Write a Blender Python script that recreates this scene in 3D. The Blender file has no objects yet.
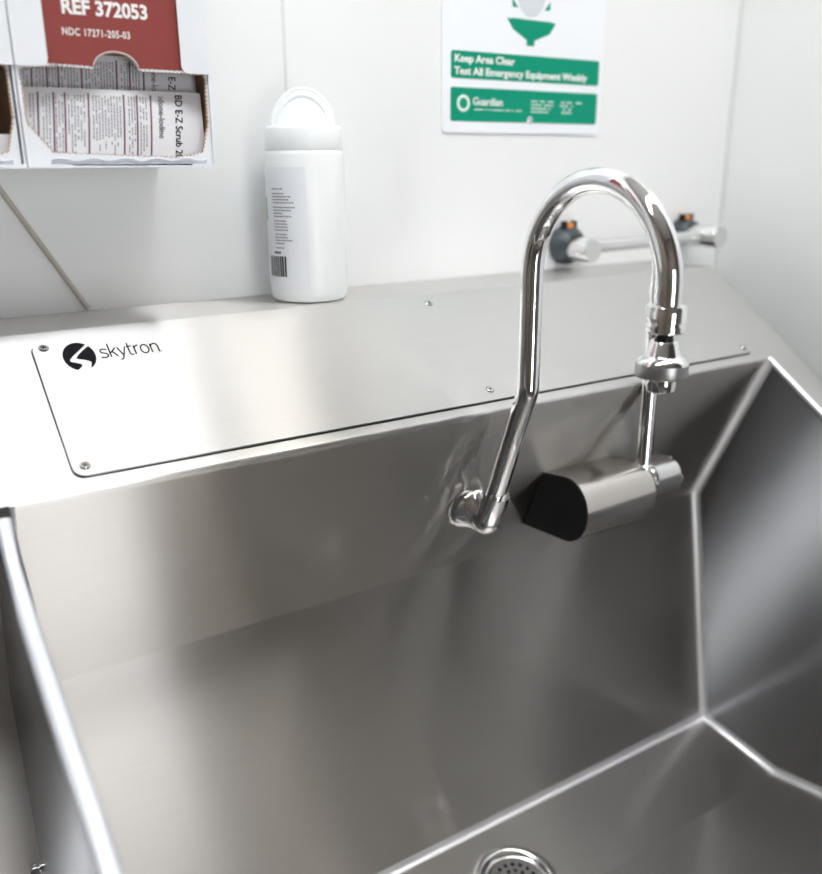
import bpy, bmesh, math, random
from mathutils import Vector, Matrix
random.seed(4)
PI = math.pi
S = bpy.context.scene
C = S.collection

# ------------------------------------------------------------------ materials
def new_mat(name):
    m = bpy.data.materials.new(name); m.use_nodes = True
    nt = m.node_tree
    return m, nt, nt.nodes['Principled BSDF']

def simple(name, col, rough=.5, metal=0., spec=None, coat=0., noise=0., nscale=40., bump=0., emit=0.):
    m, nt, b = new_mat(name)
    b.inputs['Base Color'].default_value = (*col, 1)
    b.inputs['Roughness'].default_value = rough
    b.inputs['Metallic'].default_value = metal
    if spec is not None: b.inputs['Specular IOR Level'].default_value = spec
    if coat: b.inputs['Coat Weight'].default_value = coat
    if emit:
        b.inputs['Emission Color'].default_value = (*col, 1)
        b.inputs['Emission Strength'].default_value = emit
    if noise or bump:
        tc = nt.nodes.new('ShaderNodeTexCoord')
        n = nt.nodes.new('ShaderNodeTexNoise'); n.inputs['Scale'].default_value = nscale
        n.inputs['Detail'].default_value = 4
        nt.links.new(tc.outputs['Object'], n.inputs['Vector'])
        if noise:
            mx = nt.nodes.new('ShaderNodeMix'); mx.data_type = 'RGBA'
            mx.inputs['A'].default_value = (*[c*(1-noise) for c in col], 1)
            mx.inputs['B'].default_value = (*[min(1, c*(1+noise)) for c in col], 1)
            nt.links.new(n.outputs['Fac'], mx.inputs['Factor'])
            nt.links.new(mx.outputs['Result'], b.inputs['Base Color'])
        if bump:
            bp = nt.nodes.new('ShaderNodeBump'); bp.inputs['Strength'].default_value = bump
            bp.inputs['Distance'].default_value = .001
            nt.links.new(n.outputs['Fac'], bp.inputs['Height'])
            nt.links.new(bp.outputs['Normal'], b.inputs['Normal'])
    return m

def brushed(name, col, rough, aniso, grain=(1, 0, 0), broad=.55, rough2=.20):
    """brushed stainless: grain along `grain`; a broad lobe drawn out across the grain and a tighter one"""
    m, nt, b = new_mat(name)
    N, L = nt.nodes, nt.links
    geo = N.new('ShaderNodeNewGeometry')
    cr = N.new('ShaderNodeVectorMath'); cr.operation = 'CROSS_PRODUCT'
    cr.inputs[1].default_value = grain
    L.new(geo.outputs['Normal'], cr.inputs[0])
    nm = N.new('ShaderNodeVectorMath'); nm.operation = 'NORMALIZE'
    L.new(cr.outputs[0], nm.inputs[0])
    tc = N.new('ShaderNodeTexCoord')
    mp = N.new('ShaderNodeMapping'); L.new(tc.outputs['Object'], mp.inputs['Vector'])
    mp.vector_type = 'TEXTURE'
    if grain[0]: mp.inputs['Scale'].default_value = (1/9, 1/1400, 1/1400)
    else:
        mp.inputs['Rotation'].default_value = (math.atan2(-grain[2], -grain[1]), 0, 0); mp.inputs['Scale'].default_value = (1/1400, 1/9, 1/1400)
    n = N.new('ShaderNodeTexNoise'); n.inputs['Scale'].default_value = 1; n.inputs['Detail'].default_value = 2
    L.new(mp.outputs[0], n.inputs['Vector'])
    cm = N.new('ShaderNodeMix'); cm.data_type = 'RGBA'
    cm.inputs['A'].default_value = (*[c*.95 for c in col], 1); cm.inputs['B'].default_value = (*[min(1, c*1.05) for c in col], 1)
    L.new(n.outputs['Fac'], cm.inputs['Factor'])
    N.remove(b)
    b = N.new('ShaderNodeBsdfAnisotropic'); b.distribution = 'GGX'; b2 = N.new('ShaderNodeBsdfAnisotropic'); b2.distribution = 'GGX'
    for q, r_, an in ((b, rough, -aniso), (b2, rough2, -.3)):
        q.inputs['Anisotropy'].default_value = an
        L.new(nm.outputs[0], q.inputs['Tangent']); L.new(cm.outputs['Result'], q.inputs['Color'])
        mr = N.new('ShaderNodeMapRange'); mr.inputs['From Min'].default_value = .3; mr.inputs['From Max'].default_value = .7
        mr.inputs['To Min'].default_value = r_-.012; mr.inputs['To Max'].default_value = r_+.012
        L.new(n.outputs['Fac'], mr.inputs['Value']); L.new(mr.outputs[0], q.inputs['Roughness'])
    mx = N.new('ShaderNodeMixShader'); mx.inputs[0].default_value = broad
    out = [x for x in N if x.type == 'OUTPUT_MATERIAL'][0]
    L.new(b2.outputs[0], mx.inputs[1]); L.new(b.outputs[0], mx.inputs[2]); L.new(mx.outputs[0], out.inputs[0])
    return m

STEEL = brushed('brushed_steel', (.63, .605, .58), .37, .80, broad=.84, rough2=.14)
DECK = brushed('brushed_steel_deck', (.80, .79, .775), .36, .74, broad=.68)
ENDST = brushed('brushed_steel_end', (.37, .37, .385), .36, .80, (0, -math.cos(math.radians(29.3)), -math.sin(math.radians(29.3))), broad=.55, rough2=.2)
WELD = simple('polished_weld', (.93, .93, .95), .42, .85)
CHROME = simple('chrome', (.93, .93, .94), .045, 1.)
SATIN = simple('satin_chrome', (.80, .80, .80), .22, 1.)
HOUS = brushed('brushed_housing', (.66, .63, .60), .24, .6, broad=.35, rough2=.10)
BLACK = simple('black_rubber', (.008, .008, .009), .4, spec=.3)
DARKG = simple('dark_grey_rubber', (.045, .06, .07), .4, noise=.2)
ORANGE = simple('orange_plastic', (.85, .30, .06), .4)
INK = simple('black_ink', (.010, .010, .012), .9, spec=.1)
WALL = simple('white_wall_panel', (.86, .865, .865), .38, spec=.4, noise=.012, nscale=6, bump=.06)
TRIMM = simple('white_trim', (.74, .76, .75), .5, noise=.02)
CEIL = simple('ceiling_white', (.62, .61, .59), .8, noise=.03)
FLOORM = simple('floor_vinyl', (.16, .14, .12), .5, noise=.12, nscale=20)
FARW = simple('far_wall_paint', (.20, .17, .14), .7, noise=.04, nscale=5)
BOTTLE = simple('white_plastic', (.88, .90, .90), .35, coat=.2, noise=.01)
LABELW = simple('bottle_label', (.84, .86, .90), .45, noise=.01)
LTEXT = simple('grey_print', (.22, .22, .25), .6)
GREENP = simple('pale_green_print', (.25, .6, .33), .5)
CARD = simple('carton_white', (.84, .86, .90), .5, noise=.02)
KRAFT = simple('torn_cardboard', (.50, .33, .20), .9, noise=.35, nscale=300)
RED = simple('red_brown_print', (.27, .043, .034), .55, noise=.06, nscale=200)
RACK = simple('white_powder_coat', (.84, .86, .90), .35, noise=.01)
WPRINT = simple('white_print', (.9, .9, .9), .6)
PACK = simple('packet_white', (.80, .79, .82), .3, noise=.05, nscale=60, bump=.3)
PURPLE = simple('purple_print', (.13, .04, .08), .6)
SIGNW = simple('sign_white', (.88, .90, .94), .35, noise=.01)
SIGNG = simple('sign_green', (.0, .29, .17), .6, spec=.2, noise=.03)
SIGNL = simple('sign_light_print', (.75, .88, .84), .5)
SIGNGREY = simple('sign_grey_print', (.66, .70, .74), .5)
LAMP = simple('panel_diffuser', (1, .985, .96), .5, emit=1.)
DARKP = simple('added_dark_panel', (.05, .045, .04), .6, noise=.1)
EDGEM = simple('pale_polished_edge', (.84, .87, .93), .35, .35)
SHADEDC = simple('shaded_cardboard', (.20, .125, .075), .9, noise=.2)  # kraft card darkened in colour for the shade deep inside the cartons
KNURL = simple('satin_knurled', (.50, .50, .50), .38, 1.)
STRIP = simple('beige_strip', (.56, .52, .45), .6, noise=.1)

# ------------------------------------------------------------------ helpers
def link(name, me, mat, parent=None, smooth=False, mats=None):
    o = bpy.data.objects.new(name, me); C.objects.link(o)
    if mat is not None: me.materials.append(mat)
    if smooth:
        for p in me.polygons: p.use_smooth = True
    if parent: o.parent = parent
    return o

def build(name, bm, mat, parent=None, smooth=False, sharp=35):
    bmesh.ops.recalc_face_normals(bm, faces=bm.faces[:])
    if smooth:
        for e in bm.edges:
            if len(e.link_faces) == 2 and e.calc_face_angle(0) > math.radians(sharp): e.smooth = False
    me = bpy.data.meshes.new(name); bm.to_mesh(me); bm.free()
    return link(name, me, mat, parent, smooth)

def tag(o, label, cat, group=None, kind=None):
    o['label'] = label; o['category'] = cat
    if group: o['group'] = group
    if kind: o['kind'] = kind
    return o

def empty(name, loc=(0, 0, 0)):
    o = bpy.data.objects.new(name, None); C.objects.link(o); o.location = loc
    o.empty_display_size = .02
    return o

def kid(o, parent):
    """parent an object modelled in world coordinates to a thing whose Empty stands at its base"""
    o.parent = parent
    if parent.parent is None: o.location = Vector(o.location) - parent.location
    return o

def box_bm(bm, lo, hi, bev=0.):
    lo, hi = Vector(lo), Vector(hi)
    r = bmesh.ops.create_cube(bm, size=1, matrix=Matrix.Translation((lo+hi)/2) @ Matrix.Diagonal((*(hi-lo), 1)))
    if bev:
        es = list({e for v in r['verts'] for e in v.link_edges})
        bmesh.ops.bevel(bm, geom=es, offset=bev, segments=3, affect='EDGES', profile=.5)
    return bm

def frame(axis):
    a = Vector(axis).normalized()
    u = a.orthogonal().normalized(); return u, a.cross(u), a

def lathe(bm, prof, origin, axis, seg=48, cap=True):
    """prof: list of (radius, height along axis)"""
    u, w, a = frame(axis); o = Vector(origin); rings = []
    for r, h in prof:
        rings.append([bm.verts.new(o + a*h + (u*math.cos(t)+w*math.sin(t))*max(r, 1e-5))
                      for t in [2*PI*k/seg for k in range(seg)]])
    for A_, B_ in zip(rings, rings[1:]):
        for k in range(seg): bm.faces.new((A_[k], A_[(k+1) % seg], B_[(k+1) % seg], B_[k]))
    if cap:
        bm.faces.new(rings[0][::-1]); bm.faces.new(rings[-1])
    return bm

def tube(bm, pts, r, seg=32, cap=True):
    pts = [Vector(p) for p in pts]; n = len(pts)
    rr = r if isinstance(r, (list, tuple)) else [r]*n
    t0 = (pts[1]-pts[0]).normalized(); u = t0.orthogonal().normalized(); prev = t0; rings = []
    for i, p in enumerate(pts):
        t = ((pts[min(i+1, n-1)]-p).normalized() + (p-pts[max(i-1, 0)]).normalized()).normalized()
        u = (prev.rotation_difference(t) @ u).normalized(); prev = t
        w = t.cross(u)
        rings.append([bm.verts.new(p+(u*math.cos(a)+w*math.sin(a))*rr[i]) for a in [2*PI*k/seg for k in range(seg)]])
    for A_, B_ in zip(rings, rings[1:]):
        for k in range(seg): bm.faces.new((A_[k], A_[(k+1) % seg], B_[(k+1) % seg], B_[k]))
    if cap: bm.faces.new(rings[0][::-1]); bm.faces.new(rings[-1])
    return bm

def smoothpath(pts, rad, seg=10):
    """round the corners of a polyline (2-D or 3-D) with fillets"""
    pts = [Vector(p) for p in pts]; out = [pts[0]]
    rads = rad if isinstance(rad, (list, tuple)) else [rad]*(len(pts)-2)
    for i in range(1, len(pts)-1):
        a, b, c = pts[i-1], pts[i], pts[i+1]; r = rads[i-1]
        if r <= 0: out.append(b); continue
        d1 = (a-b).normalized(); d2 = (c-b).normalized()
        ang = math.acos(max(-1, min(1, d1.dot(d2))))
        t = r/math.tan(ang/2); p1 = b+d1*t
        cen = b+(d1+d2).normalized()*(r/math.sin(ang/2))
        v1 = p1-cen; v2 = (b+d2*t)-cen; th = v1.angle(v2)
        for k in range(seg+1):
            f = k/seg
            out.append(cen + (v1*math.sin((1-f)*th)+v2*math.sin(f*th))/math.sin(th))
    out.append(pts[-1]); return out

def offset_poly(pts, d):
    """offset an open yz polyline to its left by d"""
    out = []; n = len(pts)
    for i, p in enumerate(pts):
        a = (pts[i]-pts[i-1]).normalized() if i else (pts[1]-pts[0]).normalized()
        b = (pts[i+1]-pts[i]).normalized() if i < n-1 else a
        na, nb = Vector((-a.y, a.x)), Vector((-b.y, b.x)); m = (na+nb).normalized()
        out.append(p + m*(d/max(.3, m.dot(na))))
    return out

def sheet(bm, path, x0, x1, th=.003, side=1):
    """sheet metal: a yz polyline given thickness and run along x"""
    off = offset_poly(path, th*side); loop = list(path)+off[::-1]
    A_ = [bm.verts.new((x0, p.x, p.y)) for p in loop]; B_ = [bm.verts.new((x1, p.x, p.y)) for p in loop]
    n = len(loop); m = len(path)
    for i in range(n): bm.faces.new((A_[i], A_[(i+1) % n], B_[(i+1) % n], B_[i]))
    for V in (A_, B_):
        for i in range(m-1): bm.faces.new((V[i], V[i+1], V[n-2-i], V[n-1-i]))
    return bm

def shape2d(name, loops, th, mat, o, ux, uy, parent=None, bevel=0.):
    """flat plate with holes: filled 2-D curve turned to a mesh; `o` is the origin, ux/uy in-plane axes;
    its back lies on the plane and it stands out by th"""
    cu = bpy.data.curves.new(name, 'CURVE'); cu.dimensions = '2D'; cu.fill_mode = 'BOTH'; cu.extrude = th/2
    cu.bevel_depth = bevel
    for lp in loops:
        sp = cu.splines.new('POLY'); sp.points.add(len(lp)-1)
        for i, (x, y) in enumerate(lp): sp.points[i].co = (x, y, 0, 1)
        sp.use_cyclic_u = True
    return curve_mesh(name, cu, th, mat, o, ux, uy, parent)

def curve_mesh(name, cu, th, mat, o, ux, uy, parent):
    t = bpy.data.objects.new('tmp', cu); C.objects.link(t)
    dg = bpy.context.evaluated_depsgraph_get(); dg.update()
    me = bpy.data.meshes.new_from_object(t.evaluated_get(dg))
    bpy.data.objects.remove(t); bpy.data.curves.remove(cu)
    ux, uy = Vector(ux).normalized(), Vector(uy).normalized(); n = ux.cross(uy)
    M = Matrix((ux, uy, n)).transposed().to_4x4(); M.translation = Vector(o)+n*th/2
    me.transform(M); me.name = name; me.materials.clear()
    ob = link(name, me, mat)
    if parent: kid(ob, parent)
    return ob

def text(name, s, size, th, mat, o, ux, uy, parent, width=None, bold=0., align='LEFT', space=1.):
    cu = bpy.data.curves.new(name, 'FONT'); cu.body = s; cu.size = size; cu.extrude = th/2
    cu.offset = bold; cu.align_x = align; cu.space_character = space; cu.resolution_u = 3
    t = bpy.data.objects.new('tmp', cu); C.objects.link(t)
    dg = bpy.context.evaluated_depsgraph_get(); dg.update()
    me = bpy.data.meshes.new_from_object(t.evaluated_get(dg))
    bpy.data.objects.remove(t); bpy.data.curves.remove(cu)
    xs = [v.co.x for v in me.vertices]; w = max(xs)-min(xs)
    k = width/w if width else 1
    ux, uy = Vector(ux).normalized(), Vector(uy).normalized(); n = ux.cross(uy)
    M = Matrix((ux, uy, n)).transposed().to_4x4(); M.translation = Vector(o)+n*th/2
    me.transform(M @ Matrix.Diagonal((k, 1, 1, 1))); me.materials.clear(); me.name = name
    ob = link(name, me, mat); kid(ob, parent); return ob

def rrect(x0, y0, x1, y1, r, seg=6):
    out = []
    rs = r if isinstance(r, (list, tuple)) else [r]*4      # bl, br, tr, tl
    for (cx, cy, a0, k) in ((x0, y0, PI, 0), (x1, y0, 1.5*PI, 1), (x1, y1, 0, 2), (x0, y1, .5*PI, 3)):
        q = rs[k]; ox = cx + (q if cx == x0 else -q); oy = cy + (q if cy == y0 else -q)
        if q <= 0: out.append((cx, cy)); continue
        for i in range(seg+1):
            a = a0 + .5*PI*i/seg; out.append((ox+q*math.cos(a), oy+q*math.sin(a)))
    return out

def circle(cx, cy, r, seg=40): return [(cx+r*math.cos(2*PI*i/seg), cy+r*math.sin(2*PI*i/seg)) for i in range(seg)]

def dashes(rng, x0, x1, y, h, fill=.8):
    """one line of print too small to read, as little strokes along x"""
    out = []; x = x0
    while x < x1:
        w = rng.uniform(.6, 2.6)*h
        if rng.random() < fill: out.append([(x, y), (min(x+w, x1), y), (min(x+w, x1), y+h), (x, y+h)])
        x += w+h*.5
    return out

# ------------------------------------------------------------------ the room
XW, ZF, ZC, XLW, YF = .726, -1.22, 1.50, -2.0, -2.25
def struct(name, lo, hi, mat, label):
    o = build(name, box_bm(bmesh.new(), lo, hi), mat); tag(o, label, 'wall' if 'wall' in name else name.split('_')[0], kind='structure'); return o
struct('wall_back', (XLW, 0, ZF), (XW, .12, ZC), WALL, 'smooth white wall panel behind the steel sink')
struct('wall_right', (XW, YF, ZF), (XW+.12, .12, ZC), WALL, 'plain white wall to the right of the sink')
struct('wall_left', (XLW-.12, YF, ZF), (XLW, .12, ZC), FARW, 'wall at the far left end of the scrub room')
struct('wall_front', (XLW-.12, YF-.12, ZF), (XW+.12, YF, ZC), FARW, 'wall behind the photographer')
struct('floor', (XLW-.12, YF-.12, ZF-.1), (XW+.12, .12, ZF), FLOORM, 'grey brown floor of the scrub room')
struct('ceiling', (XLW-.12, YF-.12, ZC), (XW+.12, .12, ZC+.1), CEIL, 'white ceiling of the scrub room')
b = box_bm(bmesh.new(), (-.0162, -.0012, 0.0), (-.0128, 0, ZC), .0005)
tag(build('trim_1', b, TRIMM), 'thin vertical joint strip in the white wall above the bottle', 'trim', kind='structure')
b = box_bm(bmesh.new(), (XW-.005, -.005, ZF), (XW, 0, ZC), .0015)
tag(build('trim_2', b, TRIMM), 'thin corner strip where the two white walls meet', 'trim', kind='structure')

# ------------------------------------------------------------------ the scrub sink
A, B, D, E = Vector((-.2505, -.0996)), Vector((-.1561, -.3125)), Vector((-.2113, -.6579)), Vector((-.3375, -.6761))
F, G = Vector((-.640, -.6210)), Vector((-.700, -.3970))
L0 = Vector((-.100, 0))
X0, XR, XO = -1.42, .5292, .583
XD0, XD1 = -.386, -.373
TH = math.radians(33.5)
US = Vector((0, -math.cos(TH), -math.sin(TH)))          # down the slope
UN = Vector((0, -math.sin(TH), math.cos(TH)))           # out of the slope
def onslope(x, u, h=0.): return Vector((x, L0.x, 0)) + US*u + UN*h
sink = empty('scrub_sink', (0, 0, 0))
tag(sink, 'large brushed stainless steel scrub sink with sloping deck, mounted along the white wall', 'sink')

# nose of the deck
nose = smoothpath([L0+(A-L0)*.9, A, A+(B-A)*.028], .0034, 8)
deckpath = [Vector((-.001, 0))] + smoothpath([Vector((-.02, 0)), L0, L0+(A-L0)*.5], .006, 5)[1:-1] + nose
build('deck', sheet(bmesh.new(), deckpath, X0-.05, XO, .003), DECK, sink, True, 50)
backpath = smoothpath([nose[-1], B, D], .006, 6)
build('basin_back', sheet(bmesh.new(), backpath, X0, XR, .003), STEEL, sink, True, 50)
floorpath = smoothpath([D, E, F], .012, 6)
build('basin_floor', sheet(bmesh.new(), floorpath, X0, XR, .003), STEEL, sink, True, 50)
frontpath = smoothpath([F, G, G+Vector((-.05, 0)), G+Vector((-.05, -.28))], [.006, .006], 6)
build('basin_front', sheet(bmesh.new(), frontpath, X0-.05, XO, .003), STEEL, sink, True, 50)

inner = [A+Vector((.0004, -.0006))] + nose[-4:] + backpath[1:-1] + [D] + floorpath[1:-1] + [F, G]
def end_panel(name, xa, xb, mat, top=None):
    """a flat panel across the basin following its section, sloping rim on top"""
    loop = inner + (top or [])
    bm = bmesh.new()
    V1 = [bm.verts.new((xa, p.x, p.y)) for p in loop]; V2 = [bm.verts.new((xb, p.x, p.y)) for p in loop]
    n = len(loop)
    for i in range(n): bm.faces.new((V1[i], V1[(i+1) % n], V2[(i+1) % n], V2[i]))
    bm.faces.new(V1[::-1]); f = bm.faces.new(V2)
    bmesh.ops.triangulate(bm, faces=[q for q in bm.faces if len(q.verts) > 4])
    return build(name, bm, mat, sink)
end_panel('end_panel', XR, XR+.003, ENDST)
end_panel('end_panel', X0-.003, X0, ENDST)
# divider between the two bays, with a thick pale rounded top edge
toppts = [Vector(p) for p in [(-.70, -.397), (-.62, -.300), (-.56, -.250), (-.520, -.2310), (-.482, -.2140), (-.436, -.2000), (-.386, -.1845), (-.345, -.1715), (-.317, -.1610), (-.295, -.1500), (-.275, -.1360), (-.264, -.1240)]]
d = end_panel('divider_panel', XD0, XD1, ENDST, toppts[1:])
bm = bmesh.new(); edge = [(((XD0+XD1)/2), p.x, p.y) for p in toppts+[A+Vector((-.0030, -.0095))]]
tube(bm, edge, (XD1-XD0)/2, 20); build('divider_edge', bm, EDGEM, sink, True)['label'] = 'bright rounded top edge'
# rim flanges that follow the slope down each end
for xa, xb in ((XR, XO), (X0-.05, X0)):
    bm = bmesh.new()
    prof = smoothpath([Vector((xa, 0)), Vector((xb, 0)), Vector((xb, -.03))], [.005], 6)
    if xa < 0: prof = smoothpath([Vector((xa, -.03)), Vector((xa, 0)), Vector((xb, 0))], [.005], 6)
    u1 = (G.x-L0.x)/US.y
    ua = (A.x-L0.x)/US.y - .002
    R1 = [bm.verts.new(onslope(p.x, ua, p.y)) for p in prof]; R2 = [bm.verts.new(onslope(p.x, u1, p.y)) for p in prof]
    for i in range(len(prof)-1): bm.faces.new((R1[i], R1[i+1], R2[i+1], R2[i]))
    build('rim', bm, DECK, sink, True, 80)
bm = bmesh.new()
tube(bm, [onslope(XR+.001, (A.x-L0.x)/US.y-.001, -.0022), onslope(XR+.001, (G.x-L0.x)/US.y, -.0022)], .0036, 16)
build('rim_edge', bm, WELD, sink, True)
# side skirts under the rim ends
for x in (XO-.003, X0-.05):
    bm = bmesh.new()
    loop = [Vector((-.001, -.002)), L0+Vector((0, -.003)), A+Vector((0, -.003)), G+Vector((0, -.003)), G+Vector((-.05, -.01)), G+Vector((-.05, -.28)), Vector((-.001, -.74))]
    V1 = [bm.verts.new((x, p.x, p.y)) for p in loop]; V2 = [bm.verts.new((x+.003, p.x, p.y)) for p in loop]
    for i in range(len(loop)): bm.faces.new((V1[i], V1[(i+1) % 7], V2[(i+1) % 7], V2[i]))
    bm.faces.new(V1[::-1]); bm.faces.new(V2); build('side_skirt', bm, STEEL, sink)

# ground-out weld coves in the corners
def cove_end(name, path, xw, sx, r):
    n = offset_poly(path, -r)       # inward side of the section
    bm = bmesh.new(); rows = []
    for p, q in zip(path, n):
        dv = (q-p)
        rows.append([bm.verts.new((xw+sx*r*(1-math.cos(a)), (p+dv*(1-math.sin(a))).x, (p+dv*(1-math.sin(a))).y)) for a in [PI/2*k/6 for k in range(7)]])
    for R_, Q_ in zip(rows, rows[1:]):
        for k in range(6): bm.faces.new((R_[k], R_[k+1], Q_[k+1], Q_[k]))
    return build(name, bm, WELD, sink, True, 60)
seampath = nose[-4:]+backpath[1:-1]+[D]+floorpath[1:-1]+[F]
cove_end('weld_seam', seampath, XR, -1, .0085)
cove_end('weld_seam', seampath, XD1, 1, .004)
def cove_x(P, d1, d2, x0, x1, r):
    """cove running along x in the corner at yz point P between directions d1 and d2"""
    d1, d2 = d1.normalized(), d2.normalized(); ang = d1.angle(d2); t = r/math.tan(ang/2)
    pts = smoothpath([P+d1*(t+1e-4), P, P+d2*(t+1e-4)], r, 8)
    bm = bmesh.new()
    V1 = [bm.verts.new((x0, p.x, p.y)) for p in pts]; V2 = [bm.verts.new((x1, p.x, p.y)) for p in pts]
    for i in range(len(pts)-1): bm.faces.new((V1[i], V1[i+1], V2[i+1], V2[i]))
    return build('weld_seam', bm, WELD, sink, True, 80)
cove_x(D, B-D, E-D, XD1, XR, .010)
cove_x(D, B-D, E-D, X0, XD0, .010)

# access cover on the deck, black gasket under it, screws in its edge
PX0, PX1, PU0, PU1 = -.3225, .5050, .0165, .1672
gas = shape2d('gasket', [rrect(PX0-.0011, -PU1-.0016, PX1+.0011, -PU0+.0008, .010)], .0006, BLACK, onslope(0, 0), (1, 0, 0), -US, sink)
gas['label'] = 'black gasket line'
cover = shape2d('access_cover', [rrect(PX0, -PU1, PX1, -PU0, .009)], .0022, DECK, onslope(0, 0), (1, 0, 0), -US, sink)
H = .0022
for (x, u) in ((-.3130, .0225), (-.3128, .1580), (.0927, .0175), (.0927, .1535), (.4975, .0225), (.4975, .1580)):
    bm = lathe(bmesh.new(), [(.0001, 0), (.0037, 0), (.0037, .0005), (.0030, .0011), (.0001, .0013)], onslope(x, u, H), UN, 24)
    s = build('screw', bm, SATIN, None, True); kid(s, cover)
    for a in (0, PI/2):
        ux = Vector((math.cos(a+.4), 0, 0)) + US*math.sin(a+.4); uy = UN.cross(ux)
        sl = shape2d('slot', [rrect(-.0022, -.0004, .0022, .0004, 0)], .0003, INK, onslope(x, u, H+.0012), ux, uy); kid(sl, s)
    rg = shape2d('screw_edge', [circle(0, 0, .0043, 28), circle(0, 0, .0037, 28)], .0002, INK, onslope(x, u, H), (1, 0, 0), -US); kid(rg, s)
# maker's mark: black disc crossed by a winding road, thin rounded lettering
lx, lu, lr = -.2868, .0375, .0136
def nm(p): return (lx+(p[0]-197)/115*lr, -lu+(188-p[1])/115*lr*1.27)
def arc(a0, a1, n=30): return [(197+115*math.cos(math.radians(a0+(a1-a0)*i/n)), 188-115*math.sin(math.radians(a0+(a1-a0)*i/n))) for i in range(n+1)]
leftp = arc(53, 249) + [(170, 284), (192, 268), (195, 256), (182, 246), (150, 234), (128, 226), (122, 216), (126, 205), (150, 182), (200, 146)]
rightp = arc(42, -63) + [(256, 268), (264, 250), (262, 240), (250, 230), (225, 219), (190, 209), (174, 203), (174, 196), (200, 168), (240, 138)]
shape2d('logo_mark', [[nm(p) for p in leftp], [nm(p) for p in rightp]], .0003, INK, onslope(0, 0, H), (1, 0, 0), -US, cover)['label'] = 'black round printed mark'
def stroke(pts, w):
    """closed outline of a thin pen stroke"""
    P_ = [Vector(p) for p in pts]; a = offset_poly(P_, w/2); c = offset_poly(P_, -w/2)
    return [(p.x, p.y) for p in a]+[(p.x, p.y) for p in c[::-1]]
def ell(cx, cy, rx, ry, a0, a1, n=12): return [(cx+rx*math.cos(math.radians(a0+(a1-a0)*i/n)), cy+ry*math.sin(math.radians(a0+(a1-a0)*i/n))) for i in range(n+1)]
glyph = {   # x-height 1
 's': (.62, [[(.60, .86), (.50, .97), (.28, 1.0), (.10, .93), (.06, .74), (.16, .58), (.50, .46), (.62, .30), (.58, .10), (.40, 0), (.16, 0), (.02, .12)]]),
 'k': (.60, [[(.04, 0), (.04, 1.55)], [(.58, 1.0), (.05, .42)], [(.24, .62), (.62, 0)]]),
 'y': (.62, [[(.0, 1.0), (.33, .05)], [(.66, 1.0), (.30, -.12), (.16, -.38), (.0, -.42)]]),
 't': (.42, [[(.14, 1.40), (.14, .22), (.22, .03), (.44, .0)], [(0, 1.0), (.42, 1.0)]]),
 'r': (.40, [[(.05, 0), (.05, 1.0)], [(.05, .66), (.14, .90), (.30, 1.0), (.44, 1.0)]]),
 'o': (.72, [ell(.36, .5, .34, .5, 90, 450, 22)]),
 'n': (.70, [[(.05, 0), (.05, 1.0)], [(.05, .66), (.16, .92), (.36, 1.0), (.56, .93), (.66, .70), (.66, 0)]])}
xx, loops, sc = -.2690, [], .0103
for ch in 'skytron':
    w, sts = glyph[ch]
    for st in sts: loops.append([(xx+x*sc, -.0425+y*sc*1.05) for x, y in stroke(st, .115)])
    xx += (w+.16)*sc
loops.append(circle(xx-.0006, -.0422, .0005, 8))
for lp in loops:
    pass
# one lettering mesh: every pen stroke is its own thin solid
bm = bmesh.new()
for lp in loops:
    n = len(lp); V1 = [bm.verts.new(onslope(x, -y, H)) for x, y in lp]; V2 = [bm.verts.new(onslope(x, -y, H+.0003)) for x, y in lp]
    for i in range(n): bm.faces.new((V1[i], V1[(i+1) % n], V2[(i+1) % n], V2[i]))
    if n == 8: bm.faces.new(V2); continue
    for i in range(n//2-1): bm.faces.new((V2[i], V2[i+1], V2[n-2-i], V2[n-1-i]))
kid(build('lettering', bm, INK), cover)

# drain
floor_t = (E-D).normalized(); FN = Vector((0, -floor_t.y*-1 if False else 0, 0))
tdir = Vector((0, floor_t.x, floor_t.y)); fn = Vector((1, 0, 0)).cross(tdir); fn = fn if fn.z > 0 else -fn
fz = D.y + (-.298-D.x)*floor_t.y/floor_t.x
dc = Vector((.095, -.298, fz))
dr = build('drain', lathe(bmesh.new(), [(.0001, .0006), (.036, .0006), (.0395, .0010), (.0415, .0040), (.0440, .0062), (.0480, .0062), (.0515, .0042), (.0530, .0004), (.0530, 0)], dc, fn, 64), SATIN, sink, True, 60)
holes = [circle(0, 0, .0325, 48)]
for ring, nn, hr in ((.0, 1, .0024), (.0085, 6, .0024), (.0165, 12, .0024), (.0250, 17, .0026)):
    for k in range(nn): holes.append(circle(ring*math.cos(2*PI*k/nn+ring*30), ring*math.sin(2*PI*k/nn+ring*30), hr, 12))
blk = shape2d('drain_pit', [circle(0, 0, .034, 48)], .0004, BLACK, dc+fn*.0011, (1, 0, 0), fn.cross(Vector((1, 0, 0)))); kid(blk, dr)
st = shape2d('strainer', holes, .0012, SATIN, dc+fn*.0030, (1, 0, 0), fn.cross(Vector((1, 0, 0)))); kid(st, dr)
# little chrome bolt that holds the divider to the back of the neighbouring bay
bm = bmesh.new(); bo = Vector((XD0+.0002, -.193, -.474))
lathe(bm, [(.0075, 0), (.0075, .003), (.005, .0032), (.005, .005), (.0075, .0055), (.008, .0095), (.006, .0115)], bo, (-1, 0, 0), 28)
build('divider_bolt', bm, CHROME, sink, True, 40)['label'] = 'small chrome bolt'

# ------------------------------------------------------------------ gooseneck faucet
FX = .0925
wn = Vector((0, -(A-B).y, (A-B).x)); wn = wn if wn.y < 0 else -wn; wn.normalize()     # out of the upper back face
fb = Vector((FX, -.197, -.2204))
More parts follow.
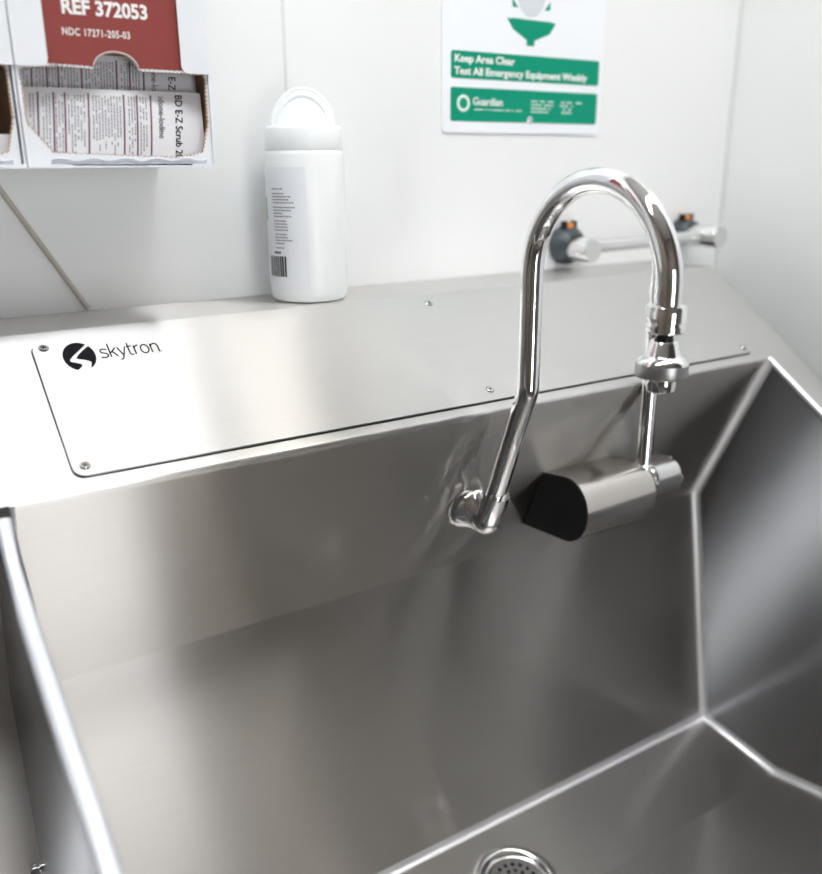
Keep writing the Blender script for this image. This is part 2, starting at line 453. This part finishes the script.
# put the base exactly on the face
tpar = (fb.z-A.y)/(B.y-A.y); fb.y = A.x+(B.x-A.x)*tpar
fau = empty('gooseneck_faucet', fb)
tag(fau, 'tall polished chrome gooseneck faucet rising from the back of the steel basin', 'faucet')
def addp(name, bm, mat, par, lab=None, sharp=35):
    o = build(name, bm, mat, None, True, sharp); kid(o, par)
    if lab: o['label'] = lab
    return o
addp('wall_flange', lathe(bmesh.new(), [(.0270, 0), (.0290, .0020), (.0292, .0080), (.0262, .0140), (.0205, .0195), (.0165, .0240), (.0145, .028)], fb, wn, 48), CHROME, fau, sharp=60)
sock = Vector((FX, -.2440, -.1925)); riser_dir = Vector((0, -.2842+.2454, -.0867+.1887)).normalized()
elb0 = fb + wn*.012
low = sock - riser_dir*.048
pth = smoothpath([elb0, low+riser_dir*.006, sock], .011, 10)
addp('elbow', tube(bmesh.new(), [elb0]+pth[1:-1]+[sock-riser_dir*.003, sock], [.0135]+[.0146]*(len(pth)-2)+[.0150, .0146], 36), CHROME, fau)
bm = bmesh.new(); bmesh.ops.create_uvsphere(bm, u_segments=32, v_segments=16, radius=.0160, matrix=Matrix.Translation(low+riser_dir*.0085-wn*.001))
addp('elbow', bm, CHROME, fau)
RY, ZA, RA = -.2890, .0450, .0812
kink = Vector((FX, RY, -.0720))
cen = Vector((FX, RY-RA, ZA))
goose = smoothpath([sock-riser_dir*.004, kink, Vector((FX, RY, ZA-.005))], .045, 12)
goose += [cen+Vector((0, RA*math.cos(a), RA*math.sin(a))) for a in [PI*k/40 for k in range(41)]]
goose += [Vector((FX, RY-2*RA, ZA-.014))]
addp('spout_tube', tube(bmesh.new(), goose, .0108, 40), CHROME, fau)
oc = Vector((FX, RY-2*RA, 0)); dn = (0, 0, -1)
def o_at(z): return Vector((oc.x, oc.y, z))
addp('collar', lathe(bmesh.new(), [(.0108, 0), (.0150, .0008), (.0155, .0016), (.0155, .0135), (.0145, .0145), (.0145, .0158), (.0156, .0165), (.0156, .0208), (.0148, .0218), (.009, .0220)], o_at(.0335), dn, 48), CHROME, fau)
addp('swivel_neck', lathe(bmesh.new(), [(.0085, 0), (.0068, .003), (.0085, .011)], o_at(.0118), dn, 32), BLACK, fau, 'black swivel neck')
aer = addp('aerator', lathe(bmesh.new(), [(.0080, .0008), (.0102, -.0004), (.0112, .0008), (.0142, .0110), (.0150, .0120), (.0178, .0130), (.0200, .0160), (.0206, .0180)], o_at(.0045), dn, 48), CHROME, fau)
bm = bmesh.new(); lathe(bm, [(.0206, 0), (.0209, .0006), (.0209, .0095), (.0200, .0108), (.0125, .0112)], o_at(-.0135), dn, 120)
bm.verts.ensure_lookup_table()
for ri in (1, 2):
    for k in range(120):
        if k % 2:
            v = bm.verts[ri*120+k]; dv = v.co-Vector((oc.x, oc.y, v.co.z)); v.co -= dv.normalized()*.0005
o = build('knurled_ring', bm, KNURL, None, True, 70); kid(o, aer); o['label'] = 'satin knurled ring'
o = build('nozzle', lathe(bmesh.new(), [(.0120, 0), (.0122, .0105), (.0114, .0118), (.0100, .0118), (.0098, .006)], o_at(-.0245), dn, 40), CHROME, None, True); kid(o, aer)

# ------------------------------------------------------------------ rounded steel housing with the second spout
SX0, SX1, SX2 = .1915, .3020, .3480
def yface(z): return A.x+(B.x-A.x)*(z-A.y)/(B.y-A.y)
d_prof = [Vector((yface(-.2010), -.2010)), Vector((-.2830, -.1900)), Vector((-.2760, -.2690)), Vector((yface(-.2775), -.2775))]
dcur = smoothpath(d_prof, [.034, .036], 14)
def prism(bm, prof, x0, x1, bev=0):
    n = len(prof); V1 = [bm.verts.new((x0, p.x, p.y)) for p in prof]; V2 = [bm.verts.new((x1, p.x, p.y)) for p in prof]
    for i in range(n): bm.faces.new((V1[i], V1[(i+1) % n], V2[(i+1) % n], V2[i]))
    f1 = bm.faces.new(V1[::-1]); f2 = bm.faces.new(V2)
    if bev:
        es = [e for f in (f1, f2) for e in f.edges]
        bmesh.ops.bevel(bm, geom=es, offset=bev, segments=3, affect='EDGES')
    return bm
hous = empty('spout_housing', (SX0, yface(-.24), -.24))
tag(hous, 'rounded brushed steel housing with dark flat end on the basin back beside the gooseneck', 'faucet control')
addp('housing_body', prism(bmesh.new(), dcur, SX0+.002, SX1-.0008), HOUS, hous, sharp=30)
addp('end_face', prism(bmesh.new(), dcur, SX0, SX0+.002, .0006), BLACK, hous, 'end face painted black for its dark reflection')  # dark reflection on the flat end put in as plain black
seamc = [Vector(((p.x+.235)*.975-.235, (p.y+.233)*.975-.233)) for p in dcur]
addp('joint', prism(bmesh.new(), seamc, SX1-.0008, SX1+.0008), BLACK, hous)
bm = bmesh.new()
capp = smoothpath([Vector((-.225, -.2075)), Vector((-.225, -.2015)), Vector((-.2800, -.1935)), Vector((-.2760, -.2360)), Vector((-.225, -.2400)), Vector((-.225, -.2075))], [.004, .018, .018, .006], 10)[:-1]
prism(bm, capp, SX1+.0008, SX2, .004)
addp('end_block', bm, SATIN, hous, 'pale satin end block', 50)
bm = bmesh.new(); tx, ty = .3030, -.2560
tube(bm, [(tx, ty, -.2030), (tx, ty, -.10), (tx, ty, .0), (tx, ty, .052)], .0090, 28)
addp('riser_tube', bm, CHROME, hous)
addp('riser_collar', lathe(bmesh.new(), [(.0106, 0), (.0106, .004), (.0092, .0052)], (tx, ty, -.2020), (0, 0, 1), 32), SATIN, hous)

# ------------------------------------------------------------------ chrome rail on the wall
rail = empty('wall_rail', (.41, 0, .034))
tag(rail, 'short chrome rail on the white wall between two dark domed mounts with orange clips', 'rail')
for rx, rz, ln, dr_ in ((.3950, .0325, .060, .0265), (.6320, .0400, .076, .0205)):
    m = addp('wall_mount', lathe(bmesh.new(), [(dr_, 0), (dr_*1.02, .006), (dr_*.98, .012), (dr_*.85, .019), (dr_*.62, .024), (.016, .026)], (rx, -.0005, rz), (0, -1, 0), 40), DARKG, rail, 'dark grey rubber dome', 60)
    cz = rz-.004
    addp('end_post', lathe(bmesh.new(), [(.0155, .022), (.0160, .024), (.0160, ln-.002), (.0148, ln), (.0001, ln)], (rx, 0, cz), (0, -1, 0), 40), SATIN, rail)
    for sx in (-.0085, .0085):
        bm = bmesh.new(); box_bm(bm, (rx+sx-.0025-.003, -.018, rz+dr_*.80), (rx+sx+.0025-.003, -.008, rz+dr_+.006), .001)
        o = build('clip_tab', bm, BLACK); kid(o, m)
    bm = bmesh.new(); box_bm(bm, (rx-.0090, -.017, rz+dr_*.85), (rx+.0030, -.009, rz+dr_+.0035), .001)
    o = build('clip', bm, ORANGE); kid(o, m); o['label'] = 'orange clip'
addp('rail_bar', tube(bmesh.new(), [(.401, -.042, .0310), (.52, -.0445, .0335), (.628, -.048, .0360)], .0088, 24), SATIN, rail)

# ------------------------------------------------------------------ white wipes canister
BX, BY, BR = -.0235, -.0550, .0415
can = empty('wipes_canister', (BX, BY, 0))
tag(can, 'white plastic wipes canister with raised flip lid, standing on the sink ledge', 'bottle')
bc = (BX, BY, .0004)
addp('canister_body', lathe(bmesh.new(), [(.033, 0), (.0370, .0008), (.0403, .0040), (BR, .0095), (BR, .149), (.0405, .1525), (.0390, .1540)], bc, (0, 0, 1), 72), BOTTLE, can, sharp=60)
addp('cap', lathe(bmesh.new(), [(.0400, .1535), (.0405, .1550), (.0400, .1740), (.0388, .1768), (.0365, .1776), (.0360, .1755), (.0300, .1755), (.0290, .1790), (.0001, .1795)], bc, (0, 0, 1), 72), BOTTLE, can, sharp=60)
# the raised flap: a half disc with a rounded rim
va = math.radians(-116.2)
rt = Vector((math.cos(va+PI/2), math.sin(va+PI/2), 0)); bk = Vector((-math.cos(va), -math.sin(va), 0))
fc = Vector((BX, BY, .1785)) + bk*.004
upv = (Vector((0, 0, 1))+bk*.18).normalized()
half = [(.0325*math.cos(PI*k/30), .0375*math.sin(PI*k/30)) for k in range(31)]
flap = shape2d('flip_lid', [half], .0016, BOTTLE, fc, rt, upv, can)
bm = bmesh.new(); tube(bm, [fc+rt*x*.98+upv*y*.98 for x, y in half], .0020, 14); o = build('flip_rim', bm, BOTTLE, None, True); kid(o, flap)
bm = bmesh.new(); tube(bm, [fc+rt*x*.80+upv*y*.82-bk*.0022 for x, y in half], .0014, 12); o = build('flip_rim', bm, BOTTLE, None, True); kid(o, flap)
def wrap(bm, a0, a1, z0, z1, off, seg=6):
    V = [[bm.verts.new((BX+(BR+off)*math.cos(math.radians(a)), BY+(BR+off)*math.sin(math.radians(a)), z)) for z in (z0, z1)] for a in [a0+(a1-a0)*k/seg for k in range(seg+1)]]
    for P_, Q_ in zip(V, V[1:]): bm.faces.new((P_[0], Q_[0], Q_[1], P_[1]))
bm = bmesh.new(); wrap(bm, -290, -116, .0155, .138, .0003, 40)
lab = build('paper_label', bm, LABELW, None, True); kid(lab, can)
bm = bmesh.new(); rg = random.Random(3)
z = .116
for row in range(21):
    a = -172 + row*.25; a_end = -172+rg.uniform(16, 40)
    while a < a_end:
        w = rg.uniform(1.2, 3.6); wrap(bm, a, a+w, z, z+.0013, .0005, 1); a += w+.9
    z -= .0030 if row % 4 else .0046
    if z < .054: break
o = build('fine_print', bm, LTEXT); kid(o, lab)
bm = bmesh.new(); a = -172
while a < -160: wrap(bm, a, a+2.6, .0515, .0540, .0005, 1); a += 3.6
a = -186
while a < -150:
    w = rg.choice([.7, 1., 1.6, 3.0]); wrap(bm, a, a+w,   .0280, .0490, .0005, 2); a += w+rg.choice([.6, 1.0, 1.6])
o = build('barcode', bm, INK); kid(o, lab)
bm = bmesh.new(); wrap(bm, -218, -190, .085, .108, .0005, 6); o = build('green_print', bm, GREENP); kid(o, lab)

# ------------------------------------------------------------------ eyewash sign
sg = empty('wall_sign', (.318, 0, .177))
tag(sg, 'white and green emergency eyewash sign screwed to the wall above the faucet', 'sign')
SO, SXA, SZA = (0, -.0002, 0), (1, 0, 0), (0, 0, 1)
pl = shape2d('sign_plate', [rrect(.1875, .1770, .4490, .4550, .006)], .0020, SIGNW, SO, SXA, SZA, sg)
so = (0, -.0022, 0)
def sgn(name, loops, mat, o=so, th=.0003): 
    q = shape2d(name, loops, th, mat, o, SXA, SZA); kid(q, pl); return q
sgn('green_band', [rrect(.2005, .2385, .4425, .2692, .0030)], SIGNG)
sgn('green_band', [rrect(.2003, .1897, .4420, .2285, .0030)], SIGNG)
so2 = (0, -.0025, 0)
for s_, z_, w_, sz in (('Keep Area Clear', .2570, .0920, .0118), ('Test All Emergency Equipment Weekly', .2430, .2160, .0118)):
    text('sign_text', s_, sz, .0003, WPRINT, (.2055, -.0025, z_), SXA, SZA, pl, w_, bold=.0003)
sgn('ring_mark', [circle(.2195, .2105, .0098, 32), circle(.2195, .2105, .0062, 28)], SIGNL, so2)
text('sign_text', 'Guardian', .0125, .0003, WPRINT, (.2335, -.0025, .2090), SXA, SZA, pl, .0460, bold=.0002)
rg = random.Random(8)
lp = dashes(rg, .234, .312, .2030, .0014)
for k, (a_, b_) in enumerate(((.3270, .3640), (.3270, .3640), (.3270, .3600), (.3270, .3560))): lp += dashes(rg, a_, b_, .2150-.0042*k, .0018)
for k, (a_, b_) in enumerate(((.3780, .3960), (.3760, .4000), (.3780, .3960), (.3760, .3960))): lp += dashes(rg, a_, b_, .2150-.0042*k, .0018)
lp += dashes(rg, .404, .414, .2150, .0018)
sgn('fine_print', lp, SIGNL, so2)
# basin shape with the two jets
sgn('basin_symbol', [[(.2835, .3110), (.2875, .3095), (.292, .3105), (.3530, .3100), (.3590, .3090), (.3630, .3085), (.3540, .2960), (.3290, .2870), (.3285, .2805), (.3165, .2805), (.3160, .2870), (.2940, .2980)]], SIGNG)
sgn('basin_symbol', [[(.2915, .3330), (.2925, .3230), (.3015, .3225)]], SIGNG)
sgn('basin_symbol', [[(.3525, .3330), (.3440, .3225), (.3530, .3230)]], SIGNG)
sgn('face_symbol', [ell(.322, .345, .024, .032, 180, 360, 20)], SIGNGREY)
sgn('basin_symbol', [rrect(.20, .400, .4425, .445, .003)], SIGNG)
o = build('screw', lathe(bmesh.new(), [(.0045, 0), (.0045, .001), (.003, .0020), (.0001, .0022)], (.3250, -.0022, .1930), (0, -1, 0), 24), SATIN, None, True); kid(o, pl)

# ------------------------------------------------------------------ scrub brush cartons in their white wall holders
YB = -.1610
def torn(x0, y0, x1, y1, step=.0016, amp=.0007, rg=random.Random(5)):
    n = max(2, int(math.hypot(x1-x0, y1-y0)/step)); L_ = math.hypot(x1-x0, y1-y0); nx, ny = -(y1-y0)/L_, (x1-x0)/L_
    return [(x0+(x1-x0)*i/n+nx*(amp if i % 2 else -amp)*rg.uniform(.5, 1.1), y0+(y1-y0)*i/n+ny*(amp if i % 2 else -amp)*rg.uniform(.5, 1.1)) for i in range(n)]

def holder(x0, x1, label, group):
    h = empty('carton_holder', ((x0+x1)/2, 0, .1385)); tag(h, label, 'holder')
    zt, zb = .440, .1385
    bm = bmesh.new(); t = .0016
    box_bm(bm, (x0, -.0030, zb), (x1, -.0004, zt), .0003); kid(build('back_plate', bm, RACK), h)
    for xa in (x0, x1-t):
        bm = box_bm(bmesh.new(), (xa, YB-.001, zb), (xa+t, -.003, zt), .0004); kid(build('side_plate', bm, RACK), h)
    bm = box_bm(bmesh.new(), (x0+t, YB-.001, zb), (x1-t, -.003, zb+t), .0003); kid(build('bottom_plate', bm, RACK), h)
    for sgn_, lab in ((1, 'l'), (-1, 'r')):
        xa = x0 if sgn_ > 0 else x1
        lp = [(xa, .2125), (xa+sgn_*.018, .2125)] + [(xa+sgn_*(.018+.006*math.sin(a)), .2185-.006*math.cos(a)) for a in [PI/2*k/8 for k in range(1, 9)]] + [(xa+sgn_*.0243, zt), (xa, zt)]
        if sgn_ < 0: lp = lp[::-1]
        o = shape2d('front_flange', [lp], .0014, RACK, (0, YB-.0010, 0), SXA, SZA, h)
        lp = [(xa, zb), (xa+sgn_*(.034 if sgn_ > 0 else .022), zb), (xa+sgn_*(.033 if sgn_ > 0 else .021), zb+.0030), (xa, zb+.0030)]
        if sgn_ < 0: lp = lp[::-1]
        shape2d('front_lip', [lp], .0014, RACK, (0, YB-.0010, 0), SXA, SZA, h)
    return h

def carton(x0, x1, label):
    c = empty('scrub_carton', ((x0+x1)/2, -.08, .1405)); tag(c, label, 'carton')
    zb, zt = .1412, .43
    # the front: a sheet with the torn opening cut out
    a, b_ = x0, x1
    outer = [(a, zb), (b_, zb), (b_, zt), (a, zt)]
    notch = [( (a+b_)/2+.0178*math.cos(t), .2130+.0130*math.sin(t)) for t in [PI*k/14 for k in range(15)]]   # right to left
    hole = [(a+.0012, .2095)] + torn(a+.0012, .2095, a+.0016, .1780) + torn(a+.0030, .1700, a+.0170, .1520) + torn(a+.0180, .1500, b_-.028, .1462, .0022, .0005) \
        + torn(b_-.026, .1460, b_-.0080, .1505) + torn(b_-.0075, .1520, b_-.0012, .1740) + torn(b_-.0012, .176, b_-.0012, .2120) \
        + torn(b_-.002, .2128, (a+b_)/2+.0180, .2130) + notch + torn((a+b_)/2-.0180, .2130, a+.03, .2140) + torn(a+.028, .2140, a+.002, .2110)
    shape2d('front_panel', [outer, hole], .0007, CARD, (0, YB+.0020, 0), SXA, SZA, c)
    # brown cardboard core shows along the tear
    inn = [((x-(a+b_)/2)*.985+(a+b_)/2, (z-.180)*.982+.180) for x, z in hole]
    shape2d('torn_edge', [hole, inn], .0006, KRAFT, (0, YB+.0026, 0), SXA, SZA, c)
    mid = (a+b_)/2
    redlp = [(a+.0205, .2150)] + torn(a+.0205, .2152, mid-.0182, .2147, .002, .0004) + [(mid+.0181*math.cos(t), .2140+.0128*math.sin(t)) for t in [PI-PI*k/14 for k in range(15)]] + torn(mid+.0182, .2146, b_-.0170, .2147, .002, .0004) + [(b_-.0170, zt), (a+.0205, zt)]
    shape2d('red_print', [redlp], .0002, RED, (0, YB+.0013, 0), SXA, SZA, c)['label'] = 'red-brown printed panel'
    for xa in (a, b_-.0006):
        kid(build('side_flap', box_bm(bmesh.new(), (xa, YB+.0025, zb), (xa+.0006, -.006, zt)), SHADEDC), c)
    kid(build('back_flap', box_bm(bmesh.new(), (a, -.0066, zb), (b_, -.006, zt)), SHADEDC), c)
    # curled lower lip of the tear
    bm = bmesh.new(); pts = [(a+.016+(b_-.006-a-.016)*k/24, YB-.0003-.0010*math.sin(PI*k/24), .1448+.0011*math.sin(k*1.3)) for k in range(25)]
    rows = []
    for (x, y, z) in pts: rows.append([bm.verts.new((x, y+dy, z+dz)) for dy, dz in ((0.0022, -.0032), (-.0006, -.0022), (-.0014, 0), (.0002, .0014))])
    for R_, Q_ in zip(rows, rows[1:]):
        for k in range(3): bm.faces.new((R_[k], R_[k+1], Q_[k+1], Q_[k]))
    r = bmesh.ops.solidify(bm, geom=bm.faces[:], thickness=.0004)
    kid(build('torn_lip', bm, CARD, None, True), c)
    return c

hr = holder(-.3130, -.1608, 'white metal carton holder on the wall, right one of the two', None)
hl = holder(-.4680, -.3139, 'white metal carton holder cut off by the left edge of the photo', None)
cr_ = carton(-.3112, -.1626, 'scrub brush carton with red-brown front, torn open to show white packets')
cl_ = carton(-.4662, -.3170, 'torn open scrub brush carton at the left edge of the photo, mostly out of view')
FY = YB+.0011
text('carton_text', 'REF 372053', .0145, .0002, WPRINT, (-.2745, FY, .2515), SXA, SZA, cr_, .0655, bold=.0005)
text('carton_text', 'NDC 17271-205-03', .0074, .0002, WPRINT, (-.2757, FY, .2362), SXA, SZA, cr_, .0515, bold=.00012, space=1.1)

def packet(x0, x1, z0, z1, y, lean, label, seed, printed=True, group=None):
    """flat pillow packet standing on edge; print runs down its face"""
    rg = random.Random(seed)
    p = empty('scrub_packet', ((x0+x1)/2, y, z0)); tag(p, label, 'packet', group)
    nx, nz = 24, 10; bm = bmesh.new(); F_ = []; K_ = []
    for i in range(nx+1):
        u = i/nx; fr = []; bk_ = []
        for j in range(nz+1):
            v = j/nz; x = x0+(x1-x0)*u; z = z0+(z1-z0)*v
            th = .0035*(math.sin(PI*min(max(u, .02), .98))**.35)*(math.sin(PI*min(max(v, .03), .97))**.35)
            wv = .0010*math.sin(u*5+seed)*math.sin(v*3+seed)
            yy = y+lean*v+wv
            fr.append(bm.verts.new((x, yy-th, z))); bk_.append(bm.verts.new((x, yy+th, z)))
        F_.append(fr); K_.append(bk_)
    for i in range(nx):
        for j in range(nz):
            bm.faces.new((F_[i][j], F_[i+1][j], F_[i+1][j+1], F_[i][j+1])); bm.faces.new((K_[i][j], K_[i][j+1], K_[i+1][j+1], K_[i+1][j]))
    for j in range(nz):
        bm.faces.new((F_[0][j], F_[0][j+1], K_[0][j+1], K_[0][j])); bm.faces.new((F_[nx][j], K_[nx][j], K_[nx][j+1], F_[nx][j+1]))
    for i in range(nx):
        bm.faces.new((F_[i][0], K_[i][0], K_[i+1][0], F_[i+1][0])); bm.faces.new((F_[i][nz], F_[i+1][nz], K_[i+1][nz], K_[i][nz]))
    wrapper = build('wrapper', bm, PACK, None, True); kid(wrapper, p)
    if not printed: return p
    def onf(x, z):
        u = (x-x0)/(x1-x0); v = (z-z0)/(z1-z0)
        th = .0035*(math.sin(PI*min(max(u, .02), .98))**.35)*(math.sin(PI*min(max(v, .03), .97))**.35)
        return y+lean*v+.0010*math.sin(u*5+seed)*math.sin(v*3+seed)-th-.0003
    def quadstrip(bm, xa, xb, za, zb, n):
        n = max(1, n); V = [[bm.verts.new((x-(z1-zz)*.10, onf(x-(z1-zz)*.10, zz), zz)) for x in (xa, xb)] for zz in [za+(zb-za)*k/n for k in range(n+1)]]
        for P_, Q_ in zip(V, V[1:]): bm.faces.new((P_[0], P_[1], Q_[1], Q_[0]))
    bm = bmesh.new(); W = x1-x0
    for f_ in (.085, .165, .225, .35, .545, .62, .70): quadstrip(bm, x0+W*f_-.0007, x0+W*f_+.0006, z0+.001, z1-.0035, 8)
    o = build('rule_lines', bm, PURPLE); kid(o, wrapper)
    bm = bmesh.new(); f_ = .045
    while f_ < .70:
        if min(abs(f_-g_) for g_ in (.085, .165, .225, .35, .545, .62, .70)) > .012:
            zz = z1-.005; stop = z0+rg.uniform(.001, .02)
            while zz > stop:
                w = rg.uniform(.0008, .0028); 
                if rg.random() < .85: quadstrip(bm, x0+W*f_-.00045, x0+W*f_+.00045, zz-w, zz, 1)
                zz -= w+.0006
        f_ += .0165
    o = build('fine_print', bm, LTEXT); kid(o, wrapper)
    # headings that read from top to bottom
    for s_, fx, sz, wd, zt_, mt in (('BD E-Z Scrub 20', .845, .0088, .0510, z1-.0020, INK), ('idone-Iodine', .745, .0074, .0330, z1-.0040, LTEXT)):
        t_ = text('packet_text', s_, sz, .0002, mt, (x0+W*fx, 0, zt_), (0, 0, -1), (1, 0, 0), p, wd, bold=.00008)
        for v in t_.data.vertices:     # lay the lettering on the curved face
            v.co.x -= (z1-v.co.z)*.10; wx, wz = v.co.x, v.co.z; v.co.y = onf(wx, wz)-.0001
        t_.parent = wrapper; t_.location = (0, 0, 0)
    return p
packet(-.3085, -.1650, .1440, .1990, -.1495, .003, 'front white printed packet lying behind the torn carton opening', 1)
packet(-.3075, -.1640, .1450, .2260, -.1365, .004, 'second printed packet, showing above the front packet in the torn carton', 2)
packet(-.4600, -.3200, .1440, .1640, -.1450, .004, 'crumpled white packet low in the left carton', 3, False)

# thin beige strip of unknown kind slanting down the wall, built as a tube
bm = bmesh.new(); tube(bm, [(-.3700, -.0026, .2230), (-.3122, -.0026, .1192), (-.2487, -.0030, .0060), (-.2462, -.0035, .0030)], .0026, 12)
tag(build('slanting_strip', bm, STRIP, None, True), 'thin beige strip slanting down the shaded wall below the carton holders', 'cord')

# ------------------------------------------------------------------ light
def emis(name, col, st):
    m = bpy.data.materials.new(name); m.use_nodes = True; nt = m.node_tree; nt.nodes.clear()
    e = nt.nodes.new('ShaderNodeEmission'); e.inputs['Color'].default_value = (*col, 1); e.inputs['Strength'].default_value = st
    o = nt.nodes.new('ShaderNodeOutputMaterial'); nt.links.new(e.outputs[0], o.inputs[0]); return m
def ceiling_panel(x0, x1, y0, y1, st, label, col=(1, .97, .93)):
    p = empty('ceiling_light', ((x0+x1)/2, (y0+y1)/2, ZC)); tag(p, label, 'light')
    bm = bmesh.new()
    for lo, hi in (((x0-.03, y0-.03), (x1+.03, y0)), ((x0-.03, y1), (x1+.03, y1+.03)), ((x0-.03, y0), (x0, y1)), ((x1, y0), (x1+.03, y1))):
        box_bm(bm, (*lo, ZC-.02), (*hi, ZC-.0005))
    kid(build('frame', bm, RACK), p)
    kid(build('diffuser', box_bm(bmesh.new(), (x0, y0, ZC-.015), (x1, y1, ZC-.002)), emis('diffuser_light', col, st)), p)
K1, K2, K3 = 34.0, 5.8, 18.0
ceiling_panel(-1.35, .33, -.83, -.66, K1, 'long narrow ceiling light above the sink', (.97, .99, 1))
ceiling_panel(.42, .66, -.86, -.60, K3, 'short soft ceiling light added to brighten the right wall', (1, .96, .90))  # added fill light, lifts the dim lower part of the right wall
# unseen glowing panel opposite the sink, added for the basin steel to reflect
WX0, WX1, WZ0, WZ1 = -.28, .22, -.95, .40
wf = empty('added_panel_1', ((WX0+WX1)/2, YF, WZ0)); tag(wf, 'tall narrow glowing panel added opposite the sink for the steel to reflect', 'glow panel', kind='structure')
bm = bmesh.new()
for lo, hi in (((WX0-.05, WZ0-.05), (WX1+.05, WZ0)), ((WX0-.05, WZ1), (WX1+.05, WZ1+.05)), ((WX0-.05, WZ0), (WX0, WZ1)), ((WX1, WZ0), (WX1+.05, WZ1))):
    box_bm(bm, (lo[0], YF+.0005, lo[1]), (hi[0], YF+.04, hi[1]))
kid(build('added_panel_frame', bm, FARW), wf)
kid(build('added_panel_pane', box_bm(bmesh.new(), (WX0, YF+.002, WZ0), (WX1, YF+.012, WZ1)), emis('added_panel_glow', (.97, .985, 1), K2)), wf)
# unseen dark panel on the right wall, added to darken reflections in the steel
dd = empty('added_dark_panel_1', (XW, -1.65, ZF)); tag(dd, 'dark panel added on the right wall to darken reflections', 'dark panel', kind='structure')
kid(build('added_dark_board', box_bm(bmesh.new(), (XW-.03, -2.20, ZF+.001), (XW-.0005, -1.05, ZC-.15)), DARKP), dd)

w = bpy.data.worlds.new('World'); S.world = w; w.use_nodes = True
w.node_tree.nodes['Background'].inputs['Color'].default_value = (.5, .5, .5, 1)
w.node_tree.nodes['Background'].inputs['Strength'].default_value = .1

# ------------------------------------------------------------------ camera
cam = bpy.data.cameras.new('Camera'); co = bpy.data.objects.new('Camera', cam); C.objects.link(co)
right = Vector((.84065, -.54153, -.00604)); down = Vector((-.16850, -.25090, -.95324)); fwd = right.cross(down)
right.normalize(); fwd.normalize(); down = fwd.cross(right)
M = Matrix((right, -down, -fwd)).transposed().to_4x4(); M.translation = Vector((-.4418, -.9104, .1395))
co.matrix_world = M
cam.sensor_fit = 'HORIZONTAL'; cam.sensor_width = 36; cam.lens = 859.45*36/822
cam.clip_start = .01
cam.dof.use_dof = True; cam.dof.focus_distance = .80; cam.dof.aperture_fstop = 3.2
S.camera = co
S.view_settings.view_transform = 'Standard'; S.view_settings.look = 'None'
S.view_settings.exposure = .02; S.view_settings.gamma = 1; S.view_settings.use_curve_mapping = False
